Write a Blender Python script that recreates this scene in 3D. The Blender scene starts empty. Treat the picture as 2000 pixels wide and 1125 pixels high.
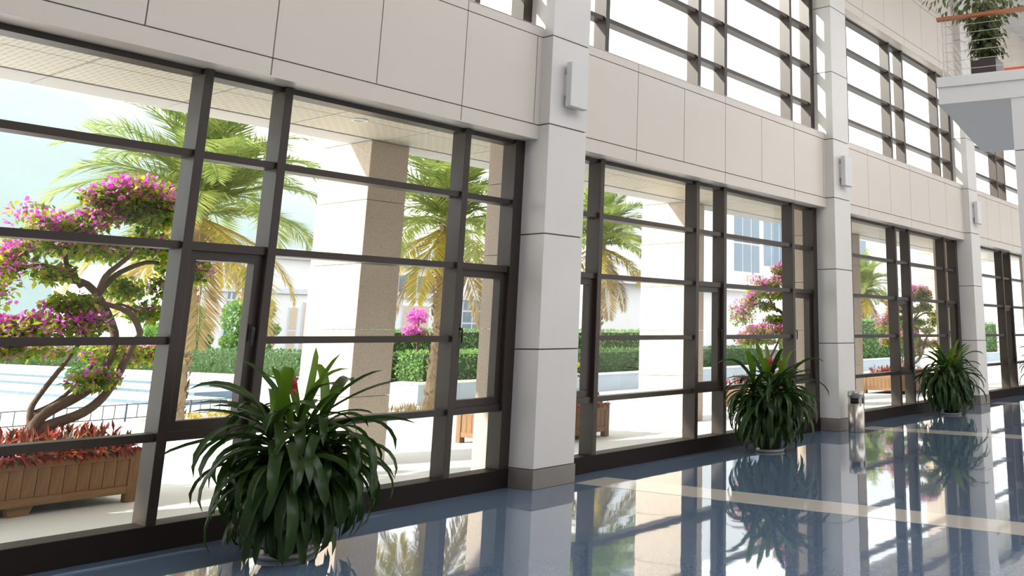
import bpy, bmesh, math, random
from mathutils import Vector, Matrix, Quaternion
rnd = random.Random(7)
C = bpy.context.scene.collection
SC = bpy.context.scene

# ------------------------------------------------------------------ camera
# vanishing points measured in the 2000x1125 photograph
PX, PY, FOC = 1440.0, 235.0, 1808.94
CAM = Vector((0.0, -7.9, 1.6266))
AX = Vector((0.54709236, 0.18717504, 0.81587711))      # world X in camera axes (right, down, forward)
AY = Vector((-0.83707225, 0.12233357, 0.53323967))
AZ = Vector((0.0, -0.97467943, 0.2236068))
def ray(px, py):
    c = Vector((px - PX, py - PY, FOC))
    return Vector((AX.dot(c), AY.dot(c), AZ.dot(c)))
def atY(px, py, y):
    w = ray(px, py); return CAM + w * ((y - CAM.y) / w.y)
def atZ(px, py, z=0.0):
    w = ray(px, py); return CAM + w * ((z - CAM.z) / w.z)
def atX(px, py, x):
    w = ray(px, py); return CAM + w * ((x - CAM.x) / w.x)
cd = bpy.data.cameras.new('camera'); cam = bpy.data.objects.new('camera', cd); C.objects.link(cam)
cd.sensor_width = 36.0; cd.sensor_fit = 'HORIZONTAL'; cd.lens = FOC / 2000 * 36.0
cd.shift_x = (1000 - PX) / 2000; cd.shift_y = (PY - 562.5) / 2000
cd.clip_start = 0.05; cd.clip_end = 1000
rt = Vector((AX.x, AY.x, AZ.x)); dn = Vector((AX.y, AY.y, AZ.y)); fw = Vector((AX.z, AY.z, AZ.z))
m = Matrix((rt, -dn, -fw)).transposed().to_4x4(); m.translation = CAM
cam.matrix_world = m
SC.camera = cam

# ------------------------------------------------------------------ light
world = bpy.data.worlds.new('sky'); SC.world = world; world.use_nodes = True
nt = world.node_tree; bg = nt.nodes['Background']
tc = nt.nodes.new('ShaderNodeTexCoord'); sp = nt.nodes.new('ShaderNodeSeparateXYZ'); rp = nt.nodes.new('ShaderNodeValToRGB')
nt.links.new(tc.outputs['Generated'], sp.inputs[0]); nt.links.new(sp.outputs['Z'], rp.inputs[0])
rp.color_ramp.elements[0].position = 0.0; rp.color_ramp.elements[0].color = (0.98, 0.99, 1.0, 1)
rp.color_ramp.elements[1].position = 1.0; rp.color_ramp.elements[1].color = (0.94, 0.97, 1.0, 1)
nt.links.new(rp.outputs[0], bg.inputs[0]); bg.inputs[1].default_value = 1.25
sd = bpy.data.lights.new('sun', 'SUN'); sun = bpy.data.objects.new('sun', sd); C.objects.link(sun)
sd.energy = 4.2; sd.angle = 0.02; sd.color = (1.0, 0.94, 0.83)
sun.rotation_euler = Vector((0.80, -0.44, -0.52)).to_track_quat('-Z', 'Y').to_euler()
SC.cycles.volume_bounces = 2
SC.view_settings.view_transform = 'Standard'; SC.view_settings.look = 'None'
SC.view_settings.exposure = 1.0; SC.view_settings.gamma = 1.0; SC.view_settings.use_curve_mapping = False

# ------------------------------------------------------------------ materials
def new_mat(name):
    mt = bpy.data.materials.new(name); mt.use_nodes = True
    return mt, mt.node_tree.nodes, mt.node_tree.links, mt.node_tree.nodes['Principled BSDF']
def simple(name, col, rough=0.5, metal=0.0, spec=0.5, var=0.0, scale=6.0, bump=0.0, bscale=40.0, stretch=(1, 1, 1), coat=0.0):
    mt, n, l, p = new_mat(name)
    p.inputs['Roughness'].default_value = rough; p.inputs['Metallic'].default_value = metal
    p.inputs['Specular IOR Level'].default_value = spec; p.inputs['Coat Weight'].default_value = coat
    p.inputs['Base Color'].default_value = (*col, 1)
    if var or bump:
        tx = n.new('ShaderNodeTexCoord'); mp = n.new('ShaderNodeMapping'); l.new(tx.outputs['Object'], mp.inputs[0])
        mp.inputs['Scale'].default_value = stretch
    if var:
        ns = n.new('ShaderNodeTexNoise'); ns.inputs['Scale'].default_value = scale; ns.inputs['Detail'].default_value = 5
        l.new(mp.outputs[0], ns.inputs[0])
        mx = n.new('ShaderNodeMix'); mx.data_type = 'RGBA'
        mx.inputs[6].default_value = (*[c * (1 - var) for c in col], 1); mx.inputs[7].default_value = (*[min(1, c * (1 + var)) for c in col], 1)
        l.new(ns.outputs[0], mx.inputs[0]); l.new(mx.outputs[2], p.inputs['Base Color'])
    if bump:
        nb = n.new('ShaderNodeTexNoise'); nb.inputs['Scale'].default_value = bscale; nb.inputs['Detail'].default_value = 3
        l.new(mp.outputs[0], nb.inputs[0])
        b = n.new('ShaderNodeBump'); b.inputs['Strength'].default_value = bump; b.inputs['Distance'].default_value = 0.02
        l.new(nb.outputs[0], b.inputs['Height']); l.new(b.outputs[0], p.inputs['Normal'])
    return mt
def leafy(name, cols, trans=0.45, rough=0.45):
    mt, n, l, p = new_mat(name)
    g = n.new('ShaderNodeNewGeometry'); r = n.new('ShaderNodeValToRGB')
    e = r.color_ramp.elements
    while len(e) < len(cols): e.new(0.5)
    for i, c in enumerate(cols): e[i].position = i / max(1, len(cols) - 1); e[i].color = (*c, 1)
    l.new(g.outputs['Random Per Island'], r.inputs[0]); l.new(r.outputs[0], p.inputs['Base Color'])
    p.inputs['Roughness'].default_value = rough
    t = n.new('ShaderNodeBsdfTranslucent'); l.new(r.outputs[0], t.inputs[0])
    mx = n.new('ShaderNodeMixShader'); mx.inputs[0].default_value = trans
    l.new(p.outputs[0], mx.inputs[1]); l.new(t.outputs[0], mx.inputs[2]); l.new(mx.outputs[0], n['Material Output'].inputs[0])
    return mt
def glassy(name, tint=(0.97, 0.985, 0.98)):
    mt, n, l, p = new_mat(name); n.remove(p)
    t = n.new('ShaderNodeBsdfTransparent'); t.inputs[0].default_value = (*tint, 1)
    g = n.new('ShaderNodeBsdfGlossy'); g.inputs['Roughness'].default_value = 0.01
    f = n.new('ShaderNodeFresnel'); f.inputs[0].default_value = 1.3
    ge = n.new('ShaderNodeNewGeometry'); iv = n.new('ShaderNodeMath'); iv.operation = 'SUBTRACT'; iv.inputs[0].default_value = 1.0; l.new(ge.outputs['Backfacing'], iv.inputs[1])
    mu = n.new('ShaderNodeMath'); mu.operation = 'MULTIPLY'; l.new(f.outputs[0], mu.inputs[0]); l.new(iv.outputs[0], mu.inputs[1])   # the coat of the entry face only
    mx = n.new('ShaderNodeMixShader'); l.new(mu.outputs[0], mx.inputs[0]); l.new(t.outputs[0], mx.inputs[1]); l.new(g.outputs[0], mx.inputs[2])
    l.new(mx.outputs[0], n['Material Output'].inputs[0]); return mt
M = {}
M['frame'] = simple('bronze_metal', (0.042, 0.028, 0.022), 0.4, 0.0, 0.5)
M['sill'] = simple('sill_metal', (0.022, 0.016, 0.014), 0.55, 0.0, 0.15)
M['panel'] = simple('wall_panel', (0.77, 0.69, 0.61), 0.32, var=0.03, scale=1.5)
M['joint'] = simple('wall_joint', (0.16, 0.12, 0.10), 0.8)
M['column'] = simple('column_stone', (0.80, 0.76, 0.72), 0.35, var=0.04, scale=2.0)
M['plinth'] = simple('plinth_stone', (0.23, 0.20, 0.18), 0.3, var=0.1, scale=8)
M['white'] = simple('white_paint', (0.8, 0.78, 0.76), 0.5)
M['balc'] = simple('balcony_paint', (0.9, 0.86, 0.82), 0.5)
M['glass'] = glassy('window_glass')
M['stone'] = simple('granite', (0.60, 0.50, 0.41), 0.75, var=0.35, scale=45, bump=0.3, bscale=120)
M['pave'] = simple('pale_paving', (0.74, 0.73, 0.71), 0.8, var=0.06, scale=1.2)
M['soffit'] = simple('soffit_metal', (0.66, 0.62, 0.55), 0.6)
M['soffit_band'] = simple('soffit_band', (0.55, 0.54, 0.53), 0.7)
M['wood'] = simple('planter_wood', (0.24, 0.125, 0.055), 0.65, var=0.45, scale=5, stretch=(6, 6, 0.8), bump=0.2, bscale=20)
M['wood2'] = simple('planter_rail_wood', (0.26, 0.14, 0.065), 0.65, var=0.35, scale=5, stretch=(0.8, 6, 6), bump=0.2, bscale=20)
M['soil'] = simple('soil', (0.06, 0.04, 0.03), 0.95, var=0.3, scale=20)
M['bark'] = simple('bark', (0.17, 0.115, 0.085), 0.9, var=0.35, scale=9, bump=0.6, bscale=25)
M['palmbark'] = simple('palm_bark', (0.30, 0.22, 0.15), 0.95, var=0.4, scale=12, bump=0.8, bscale=14)
M['steel'] = simple('brushed_steel', (0.55, 0.50, 0.45), 0.28, 0.9, var=0.1, scale=4, stretch=(20, 20, 0.3))
M['black'] = simple('black_plastic', (0.015, 0.015, 0.015), 0.5)
M['pot'] = simple('pot_glaze', (0.55, 0.55, 0.57), 0.3)
M['darkpot'] = simple('dark_pot', (0.06, 0.04, 0.04), 0.4)
M['orange'] = simple('orange_paint', (0.75, 0.14, 0.05), 0.5)
M['bldg'] = simple('white_render', (0.80, 0.80, 0.80), 0.8, var=0.03, scale=0.6)
M['bglass'] = simple('tinted_glass', (0.10, 0.16, 0.22), 0.08, 0.0, 0.8)
M['bframe'] = simple('pale_window_frame', (0.62, 0.66, 0.72), 0.5)
M['curtain'] = simple('inside_curtain', (0.45, 0.30, 0.28), 0.8, var=0.3, scale=3)
M['tan'] = simple('tan_stone', (0.62, 0.50, 0.38), 0.8)
M['tile'] = simple('blue_grey_tile', (0.12, 0.20, 0.27), 0.35, var=0.15, scale=4)
M['retain'] = simple('retaining_stone', (0.40, 0.47, 0.54), 0.6, var=0.08, scale=3)
M['metal'] = simple('railing_metal', (0.10, 0.13, 0.18), 0.4, 0.3)
M['handrail'] = simple('handrail_wood', (0.50, 0.18, 0.07), 0.5)
M['wire'] = simple('pale_metal', (0.7, 0.66, 0.62), 0.35, 0.4)
M['hill'] = simple('hillside', (0.11, 0.19, 0.18), 1.0, var=0.4, scale=0.12)
M['hedge'] = leafy('hedge_leaf', [(0.05, 0.13, 0.035), (0.09, 0.2, 0.05), (0.16, 0.28, 0.06)], 0.3)
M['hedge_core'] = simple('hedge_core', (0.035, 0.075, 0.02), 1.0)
M['topiary'] = leafy('topiary_leaf', [(0.12, 0.27, 0.07), (0.2, 0.4, 0.09), (0.34, 0.52, 0.12)], 0.35)
M['bleaf'] = leafy('bougainvillea_leaf', [(0.08, 0.19, 0.02), (0.22, 0.38, 0.03), (0.42, 0.52, 0.05), (0.6, 0.55, 0.06)], 0.6)
M['bflower'] = leafy('bougainvillea_bract', [(0.68, 0.07, 0.55), (0.82, 0.16, 0.70), (0.92, 0.42, 0.82)], 0.45)
M['croton'] = leafy('croton_leaf', [(0.05, 0.07, 0.03), (0.16, 0.03, 0.04), (0.36, 0.04, 0.04), (0.5, 0.09, 0.05), (0.62, 0.24, 0.10), (0.07, 0.03, 0.04)], 0.35)
M['frond'] = leafy('palm_leaflet', [(0.20, 0.30, 0.09), (0.34, 0.42, 0.11), (0.5, 0.5, 0.14)], 0.55)
M['frond_y'] = leafy('palm_leaflet_yellow', [(0.34, 0.33, 0.07), (0.52, 0.42, 0.07), (0.62, 0.4, 0.06)], 0.45)
M['frond_d'] = leafy('palm_leaflet_dry', [(0.32, 0.24, 0.12), (0.45, 0.33, 0.14)], 0.3)
M['strap'] = leafy('strap_leaf', [(0.018, 0.045, 0.012), (0.03, 0.07, 0.016), (0.085, 0.16, 0.02)], 0.4, 0.3)
M['strap_l'] = leafy('strap_leaf_young', [(0.10, 0.20, 0.015), (0.16, 0.28, 0.02)], 0.5, 0.3)
M['redflower'] = leafy('red_petal', [(0.75, 0.05, 0.12), (0.85, 0.12, 0.25)], 0.4)
M['cane'] = simple('cane', (0.30, 0.25, 0.17), 0.8)
M['ficus'] = leafy('ficus_leaf', [(0.06, 0.09, 0.03), (0.12, 0.15, 0.05), (0.22, 0.23, 0.09)], 0.35)
# polished floor
mt, n, l, p = new_mat('polished_granite'); M['floor'] = mt
tx = n.new('ShaderNodeTexCoord'); ns = n.new('ShaderNodeTexNoise'); ns.inputs['Scale'].default_value = 60; ns.inputs['Detail'].default_value = 6
l.new(tx.outputs['Object'], ns.inputs[0]); r = n.new('ShaderNodeValToRGB'); l.new(ns.outputs[0], r.inputs[0])
r.color_ramp.elements[0].position = 0.35; r.color_ramp.elements[0].color = (0.12, 0.185, 0.29, 1)
r.color_ramp.elements[1].position = 0.68; r.color_ramp.elements[1].color = (0.20, 0.265, 0.37, 1)
l.new(r.outputs[0], p.inputs['Base Color']); p.inputs['Roughness'].default_value = 0.035
p.inputs['IOR'].default_value = 1.62; p.inputs['Coat Weight'].default_value = 0.5; p.inputs['Coat Roughness'].default_value = 0.02
nb = n.new('ShaderNodeTexNoise'); nb.inputs['Scale'].default_value = 2.2; nb.inputs['Detail'].default_value = 2; l.new(tx.outputs['Object'], nb.inputs[0])
b = n.new('ShaderNodeBump'); b.inputs['Strength'].default_value = 0.04; b.inputs['Distance'].default_value = 0.02
l.new(nb.outputs[0], b.inputs['Height']); l.new(b.outputs[0], p.inputs['Normal']); l.new(b.outputs[0], p.inputs['Coat Normal'])
M['inlay'] = simple('cream_marble', (0.80, 0.73, 0.65), 0.06, var=0.06, scale=5, coat=0.4)

# ------------------------------------------------------------------ helpers
WLOC = {}
def wl(o): return WLOC[o.name] if o is not None else Vector((0, 0, 0))
def link(name, data, mat, parent, loc):
    o = bpy.data.objects.new(name, data); C.objects.link(o)
    if data is not None and mat is not None and len(data.materials) == 0: data.materials.append(mat)
    o.parent = parent; o.location = Vector(loc) - wl(parent); WLOC[o.name] = Vector(loc)
    return o
def tag(o, label=None, cat=None, group=None, kind=None):
    if label: o['label'] = label
    if cat: o['category'] = cat
    if group: o['group'] = group
    if kind: o['kind'] = kind
    return o
def empty(name, loc, label=None, cat=None, group=None, kind=None):
    return tag(link(name, None, None, None, loc), label, cat, group, kind)
BOX = {}
def box(name, x0, x1, y0, y1, z0, z1, mat, parent=None, bev=0.0):
    d = (round(x1 - x0, 4), round(y1 - y0, 4), round(z1 - z0, 4)); key = (d, mat.name, bev)
    if key not in BOX:
        bm = bmesh.new(); bmesh.ops.create_cube(bm, size=1.0)
        bmesh.ops.scale(bm, vec=d, verts=bm.verts)
        if bev: bmesh.ops.bevel(bm, geom=list(bm.edges), offset=bev, segments=1, affect='EDGES', profile=0.5)
        me = bpy.data.meshes.new(name); bm.to_mesh(me); bm.free(); me.materials.append(mat); BOX[key] = me
    return link(name, BOX[key], None, parent, ((x0 + x1) / 2, (y0 + y1) / 2, (z0 + z1) / 2))
class MB:
    def __init__(s): s.v = []; s.f = []
    def quad(s, *p):
        i = len(s.v); s.v += [tuple(q) for q in p]; s.f.append(tuple(range(i, i + len(p))))
    def box(s, x0, x1, y0, y1, z0, z1):
        i = len(s.v)
        s.v += [(x0, y0, z0), (x1, y0, z0), (x1, y1, z0), (x0, y1, z0), (x0, y0, z1), (x1, y0, z1), (x1, y1, z1), (x0, y1, z1)]
        s.f += [tuple(i + k for k in f) for f in ((0, 3, 2, 1), (4, 5, 6, 7), (0, 1, 5, 4), (1, 2, 6, 5), (2, 3, 7, 6), (3, 0, 4, 7))]
    def tube(s, pts, rads, k=8, cap=True):
        pts = [Vector(p) for p in pts]; i0 = len(s.v)
        for j, p in enumerate(pts):
            t = (pts[min(j + 1, len(pts) - 1)] - pts[max(j - 1, 0)]).normalized()
            a = t.cross(Vector((0.13, 0.97, 0.2))); a = a.normalized() if a.length > 1e-4 else Vector((1, 0, 0)); b = t.cross(a)
            r = rads[j] if hasattr(rads, '__len__') else rads
            for q in range(k):
                an = 2 * math.pi * q / k; s.v.append(tuple(p + a * (math.cos(an) * r) + b * (math.sin(an) * r)))
        for j in range(len(pts) - 1):
            for q in range(k):
                a0 = i0 + j * k + q; a1 = i0 + j * k + (q + 1) % k; s.f.append((a0, a1, a1 + k, a0 + k))
        if cap:
            s.f.append(tuple(i0 + q for q in range(k))[::-1]); e = i0 + (len(pts) - 1) * k; s.f.append(tuple(e + q for q in range(k)))
    def lathe(s, prof, k=20, c=(0, 0, 0)):
        i0 = len(s.v)
        for (r, z) in prof:
            for q in range(k):
                an = 2 * math.pi * q / k; s.v.append((c[0] + r * math.cos(an), c[1] + r * math.sin(an), c[2] + z))
        for j in range(len(prof) - 1):
            for q in range(k):
                a0 = i0 + j * k + q; a1 = i0 + j * k + (q + 1) % k; s.f.append((a0, a1, a1 + k, a0 + k))
    def leaf(s, c, d, up, L, W):
        # pointed leaf: 2 quads folded on the midrib
        d = d.normalized(); sd = d.cross(up); sd = sd.normalized() if sd.length > 1e-3 else Vector((1, 0, 0)); nn = sd.cross(d)
        p0 = c; p1 = c + d * L; a = c + d * (L * .45) + sd * (W / 2) + nn * (W * .12); b = c + d * (L * .45) - sd * (W / 2) + nn * (W * .12); mm = c + d * (L * .5)
        i = len(s.v); s.v += [tuple(p0), tuple(a), tuple(p1), tuple(b)]; s.f.append((i, i + 1, i + 2, i + 3))
    def mesh(s, name, mat=None, smooth=False):
        me = bpy.data.meshes.new(name); me.from_pydata(s.v, [], s.f); me.update()
        if mat: me.materials.append(mat)
        if smooth:
            me.polygons.foreach_set('use_smooth', [True] * len(me.polygons))
        return me
    def build(s, name, mat, parent=None, smooth=False, origin=None):
        o = Vector(origin) if origin is not None else wl(parent)
        s.v = [(x - o.x, y - o.y, z - o.z) for x, y, z in s.v]
        return link(name, s.mesh(name, mat, smooth), None, parent, o)
def rv(r=rnd):
    while True:
        v = Vector((r.uniform(-1, 1), r.uniform(-1, 1), r.uniform(-1, 1)))
        if 0.05 < v.length < 1: return v.normalized()
def copy_tree(o, loc, rz=0.0, scale=1.0, label=None):
    def rec(src, par):
        c = src.copy(); C.objects.link(c); c.parent = par; WLOC[c.name] = WLOC[src.name].copy()
        for ch in src.children: rec(ch, c)
        return c
    r = rec(o, None); r.location = loc; r.rotation_euler.z = rz; r.scale = (scale,) * 3
    if label: r['label'] = label
    return r

# ------------------------------------------------------------------ the hall
P = 7.14                     # bay
GL = 0.19                    # glass plane behind the mullion fronts
HEAD = 3.815; SP1 = 5.18; HEAD2 = 7.87; TOP = 10.6
fl = box('floor', -6, 40, -17, 0.25, -0.12, 0.0, M['floor']); tag(fl, 'dark polished granite floor mirroring the windows', 'floor', kind='structure')
for k in range(-1, 4):
    x = 7.55 + k * P + 0.62
    box('inlay_strip', x - 0.02, x + 0.5, -17, -0.42, -0.02, 0.002, M['inlay'], fl)
wb = box('wall_back', -6, 40, -17.3, -17, 0, TOP, M['white']); tag(wb, 'plain pale wall on the far side of the hall', 'wall', kind='structure')
wr = box('wall_right', 31, 31.3, -17, 0.25, 0, TOP, M['white']); tag(wr, 'pale end wall at the far right of the hall', 'wall', kind='structure')
ce = empty('ceiling', (12, -8, TOP), 'unseen hall ceiling with a long roof opening sized for the light', 'ceiling', kind='structure')  # unseen ceiling added to dim the hall; its opening sets the light level
for (a, b_, c_, d_) in ((-6, 40, -5.0, 0.25), (-6, 40, -17.3, -12.0), (-6, -3, -12.0, -5.0), (34, 40, -12.0, -5.0)): box('ceiling_slab', a, b_, c_, d_, TOP, TOP + 0.25, M['white'], ce)
wle = box('wall_left', -6.3, -6, -17, 0.25, 0, TOP, M['white']); tag(wle, 'pale end wall left of the camera', 'wall', kind='structure')
wf = empty('wall_front', (0, 0, 0), 'off-white panelled wall bands above and between the two rows of windows', 'wall', kind='structure')
box('wall_end', -6, 0.40, -0.2, 0.25, 0, TOP, M['panel'], wf)
def band(x0, x1, z0, z1, zs):
    """one clad wall band of a bay: a core and separate panels"""
    box('core', x0, x1, -0.172, 0.24, z0 + 0.004, z1 - 0.004, M['joint'], wf)
    g = 0.006
    xs = [x0] + [x1 - 0.08 - 1.053 * i for i in range(6, -1, -1)] + [x1]
    for (a, b_, kind) in zs:
        if kind == 'panel': cuts = xs
        else: cuts = [xs[0], xs[1 + 1], xs[3 + 1], xs[5 + 1], xs[-1]]
        for i in range(len(cuts) - 1):
            y1 = -0.172 if kind == 'panel' else 0.0
            y1 = -0.172
            box('wall_panel' if kind == 'panel' else 'edge_strip', cuts[i] + g * (i > 0), cuts[i + 1] - g * (i < len(cuts) - 2), -0.2, y1, a + g, b_ - g, M['panel'], wf)
    box('soffit_strip', x0, x1, -0.2, 0.19, z0, z0 + 0.012, M['panel'], wf)
for k in range(0, 4):
    x0, x1 = 1.04 + k * P, 7.55 + k * P
    band(x0, x1, HEAD, SP1, [(HEAD + 0.006, 3.985, 'strip'), (3.985, 5.055, 'panel'), (5.055, SP1, 'strip')])
    band(x0, x1, HEAD2, TOP, [(HEAD2 + 0.006, 8.045, 'strip'), (8.045, 9.12, 'panel'), (9.12, 9.25, 'strip'), (9.25, TOP, 'panel')])
    box('upper_sill', x0, x1, -0.2, 0.19, SP1 - 0.012, SP1, M['panel'], wf)

# columns
COLL = ['white clad column at the left end of the hall', 'white clad column right of the nearest window, with a box sconce high up',
        'white clad column with the steel bin at its foot', 'white clad column just right of the third potted plant', 'white clad column at the far right end']
def column(k):
    x0, x1, yf = 7.55 + k * P - P, 8.18 + k * P - P, -0.37
    if k == 0: x0, x1 = 0.41, 1.04
    t = empty('column', ((x0 + x1) / 2, -0.1, 0), COLL[k], 'column', 'clad columns between the windows')
    box('core', x0 + 0.02, x1 - 0.02, yf + 0.02, 0.24, 0.0, TOP, M['joint'], t)
    box('plinth', x0 - 0.012, x1 + 0.012, yf - 0.012, 0.0, 0, 0.2, M['plinth'], t, 0.004)
    zs = [0.2, 1.45, 2.72, 3.985, 5.055, 6.32, 7.59, 8.86, TOP]
    for a, b_ in zip(zs[:-1], zs[1:]): box('cladding_block', x0, x1, yf, 0.24, a + 0.007, b_ - 0.007, M['column'], t, 0.003)
    return t
cols = [column(k) for k in range(0, 5)]

# windows
def window(idx, k, upper):
    x0, x1 = 1.04 + k * P, 7.55 + k * P
    zb, zt = (SP1, HEAD2) if upper else (0.0, HEAD)
    names = ['nearest', 'second', 'third', 'farthest']
    t = empty('window_%d' % idx, ((x0 + x1) / 2, GL, zb), ('upper' if upper else 'tall ground-floor') + ' dark bronze framed window, the %s of its row' % names[k], 'window', kind='structure')
    mw = 0.077; o = k * P
    mul = [1.745 + o, 3.86 + o, 4.58 + o, 6.67 + o]
    ed = [(x0, x0 + 0.14)] + [(a, a + mw) for a in mul] + [(x1 - 0.14, x1)]
    zlow = zb + (0.05 if upper else 0.19)
    for j, (a, b_) in enumerate(ed):
        box('jamb' if j in (0, 5) else 'mullion', a, b_, 0.0, 0.215, zlow - (0.0 if upper else 0.0), zt, M['frame'], t, 0.003)
    if upper: box('sill', x0, x1, 0.03, 0.215, zb, zlow, M['frame'], t)
    else: box('sill', x0, x1, -0.012, 0.24, 0.0, 0.19, M['sill'], t, 0.004)
    box('head_rail', x0, x1, 0.045, 0.215, zt - 0.05, zt, M['frame'], t)
    rails = [5.73, 6.465, 7.2] if upper else [0.83, 1.565, 2.325, 3.085]
    for j in range(5):
        a, b_ = ed[j][1], ed[j + 1][0]; narrow = (j % 2 == 0)
        zz = list(rails); cas = narrow and not upper
        if cas: zz.remove(1.565)
        for z in zz:
            hh = 0.031 if not (cas and z < 2.5) else 0.036
            box('rail', a, b_, 0.035, 0.2, z - hh, z + hh, M['frame'], t, 0.002)
        lim = [zlow] + zz + [zt - 0.05]
        for q in range(len(lim) - 1):
            za = lim[q] + (0.031 if q else 0); zc = lim[q + 1] - (0.031 if q < len(lim) - 2 else 0)
            if cas and q == 1:
                mb = MB(); fw_ = 0.075; ya, yb = 0.06, 0.17
                za += 0.005; zc -= 0.005
                mb.box(a, a + fw_, ya, yb, za, zc); mb.box(b_ - fw_, b_, ya, yb, za, zc)
                mb.box(a + fw_, b_ - fw_, ya, yb, za, za + fw_); mb.box(a + fw_, b_ - fw_, ya, yb, zc - fw_, zc)
                cs = mb.build('casement', M['frame'], t, origin=((a + b_) / 2, ya, za))
                box('pane', a + fw_ - .01, b_ - fw_ + .01, GL - 0.06, GL - 0.052, za + fw_ - .01, zc - fw_ + .01, M['glass'], cs)
                hx = b_ - 0.045 if j == 2 else a + 0.045
                hb = MB(); hb.box(hx - 0.015, hx + 0.015, ya - 0.012, ya, 1.56, 1.70)
                hb.tube([(hx, ya, 1.665), (hx, ya - 0.055, 1.665), (hx, ya - 0.06, 1.65), (hx, ya - 0.055, 1.52)], [0.011, 0.011, 0.011, 0.009], 8)
                hb.build('handle', M['black'], cs)
            else:
                box('pane', a - 0.004, b_ + 0.004, GL - 0.004, GL + 0.004, za - 0.004, zc + 0.004, M['glass'], t)
for k in range(4): window(k + 1, k, False)
for k in range(4): window(k + 5, k, True)

# wall sconces on the columns
SCL = ['white box sconce high on the column beside the nearest window', 'white box sconce high on the column above the steel bin', 'white box sconce on the column right of the third potted plant', 'white box sconce on the farthest column']
for k in range(3):
    x = 7.75 + k * P
    t = empty('wall_sconce', (x + 0.15, -0.37, 4.22), SCL[k], 'sconce', 'box sconces on the columns')
    box('back_plate', x + 0.02, x + 0.26, -0.40, -0.37, 4.36, 4.62, M['white'], t, 0.003)
    box('shade', x, x + 0.3, -0.50, -0.41, 4.22, 4.765, M['white'], t, 0.008)
    box('bracket', x + 0.1, x + 0.18, -0.412, -0.395, 4.45, 4.52, M['steel'], t)

# steel bin
t = empty('litter_bin', (14.82, -0.62, 0), 'brushed steel litter bin with a black slot at the foot of a column', 'bin')
mb = MB(); mb.lathe([(0.0, 0.0), (0.135, 0.0), (0.14, 0.01), (0.14, 0.46), (0.0, 0.46)], 28, (14.82, -0.62, 0)); mb.build('body', M['steel'], t, True)
mb = MB(); mb.lathe([(0.0, 0.455), (0.118, 0.455), (0.118, 0.56), (0.0, 0.56)], 28, (14.82, -0.62, 0)); mb.build('opening', M['black'], t, True)
mb = MB(); mb.lathe([(0.0, 0.55), (0.14, 0.55), (0.14, 0.655), (0.13, 0.665), (0.0, 0.665)], 28, (14.82, -0.62, 0)); mb.build('lid', M['steel'], t, True)
for an in (2.6, 4.2, 5.4, 0.6):
    mb = MB(); mb.box(14.82 + 0.125 * math.cos(an) - .02, 14.82 + 0.125 * math.cos(an) + .02, -0.62 + 0.125 * math.sin(an) - .02, -0.62 + 0.125 * math.sin(an) + .02, 0.44, 0.57)
    mb.build('lid_post', M['steel'], t)

# ------------------------------------------------------------------ balcony at the right
bx, byy, bz = 10.0, -4.14, 4.53
BR = -0.17                                               # the balcony edge is turned a little
def bal(u, w, z):                                        # u along the edge (towards the hall), w away from the camera
    return Vector((bx + u * 0.17 + w * 0.985, byy - u * 0.985 + w * 0.17, z))
def obox(mb, u0, u1, w0, w1, z0, z1):
    i = len(mb.v)
    mb.v += [tuple(bal(u, w, z)) for z in (z0, z1) for (u, w) in ((u0, w0), (u1, w0), (u1, w1), (u0, w1))]
    mb.f += [tuple(i + k for k in f) for f in ((0, 3, 2, 1), (4, 5, 6, 7), (0, 1, 5, 4), (1, 2, 6, 5), (2, 3, 7, 6), (3, 0, 4, 7))]
t = empty('balcony', bal(0, 0, 0), 'white balcony on a square post jutting in at the upper right', 'balcony')
mb = MB(); obox(mb, 0, 6, 0, 3.2, bz - 0.12, bz); mb.build('coping', M['balc'], t)
mb = MB(); obox(mb, 0.01, 6, 0.02, 3.2, bz - 0.32, bz - 0.12); mb.build('slab', M['balc'], t)
mb = MB()
for z0, z1 in ((0.0, 2.0), (2.012, 3.6), (3.612, bz - 0.32)): obox(mb, 0.82, 1.45, 0.03, 0.65, z0, z1)
mb.build('post', M['balc'], t)
rl = empty('balcony_railing', bal(0.1, 0.12, bz), 'thin metal balcony railing with wires and an orange wooden handrail', 'railing')
mb = MB(); obox(mb, 0.02, 6, 0.07, 0.15, bz + 0.72, bz + 0.755); mb.build('handrail', M['handrail'], rl)
for u in (0.07, 0.115, 1.02, 1.065, 2.0, 3.0): 
    mb = MB(); mb.tube([bal(u, 0.11, bz), bal(u, 0.11, bz + 0.73)], 0.009, 8); mb.build('railing_post', M['wire'], rl)
for z in (0.1, 0.21, 0.32, 0.43, 0.54, 0.64):
    mb = MB(); mb.tube([bal(0.07, 0.11, bz + z), bal(6, 0.11, bz + z)], 0.004, 6); mb.build('wire', M['wire'], rl)
    mb = MB(); mb.tube([bal(0.07, 0.11, bz + z), bal(0.07, 3.0, bz + z)], 0.004, 6); mb.build('wire', M['wire'], rl)
mb = MB()
c0 = bal(0.53, 0.42, bz); t = empty('potted_ficus', c0, 'leafy tree in a dark square pot on the balcony', 'potted tree')
mb.box(c0.x - .15, c0.x + .15, c0.y - .15, c0.y + .15, bz, bz + 0.24); mb.build('pot', M['darkpot'], t)
mb = MB(); mb.tube([c0 + Vector((0, 0, 0.2)), c0 + Vector((0.03, 0.02, 0.5)), c0 + Vector((0, 0, 1.0))], [0.03, 0.025, 0.015], 8); mb.build('trunk', M['bark'], t, True)
mb = MB(); r2 = random.Random(3)
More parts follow.
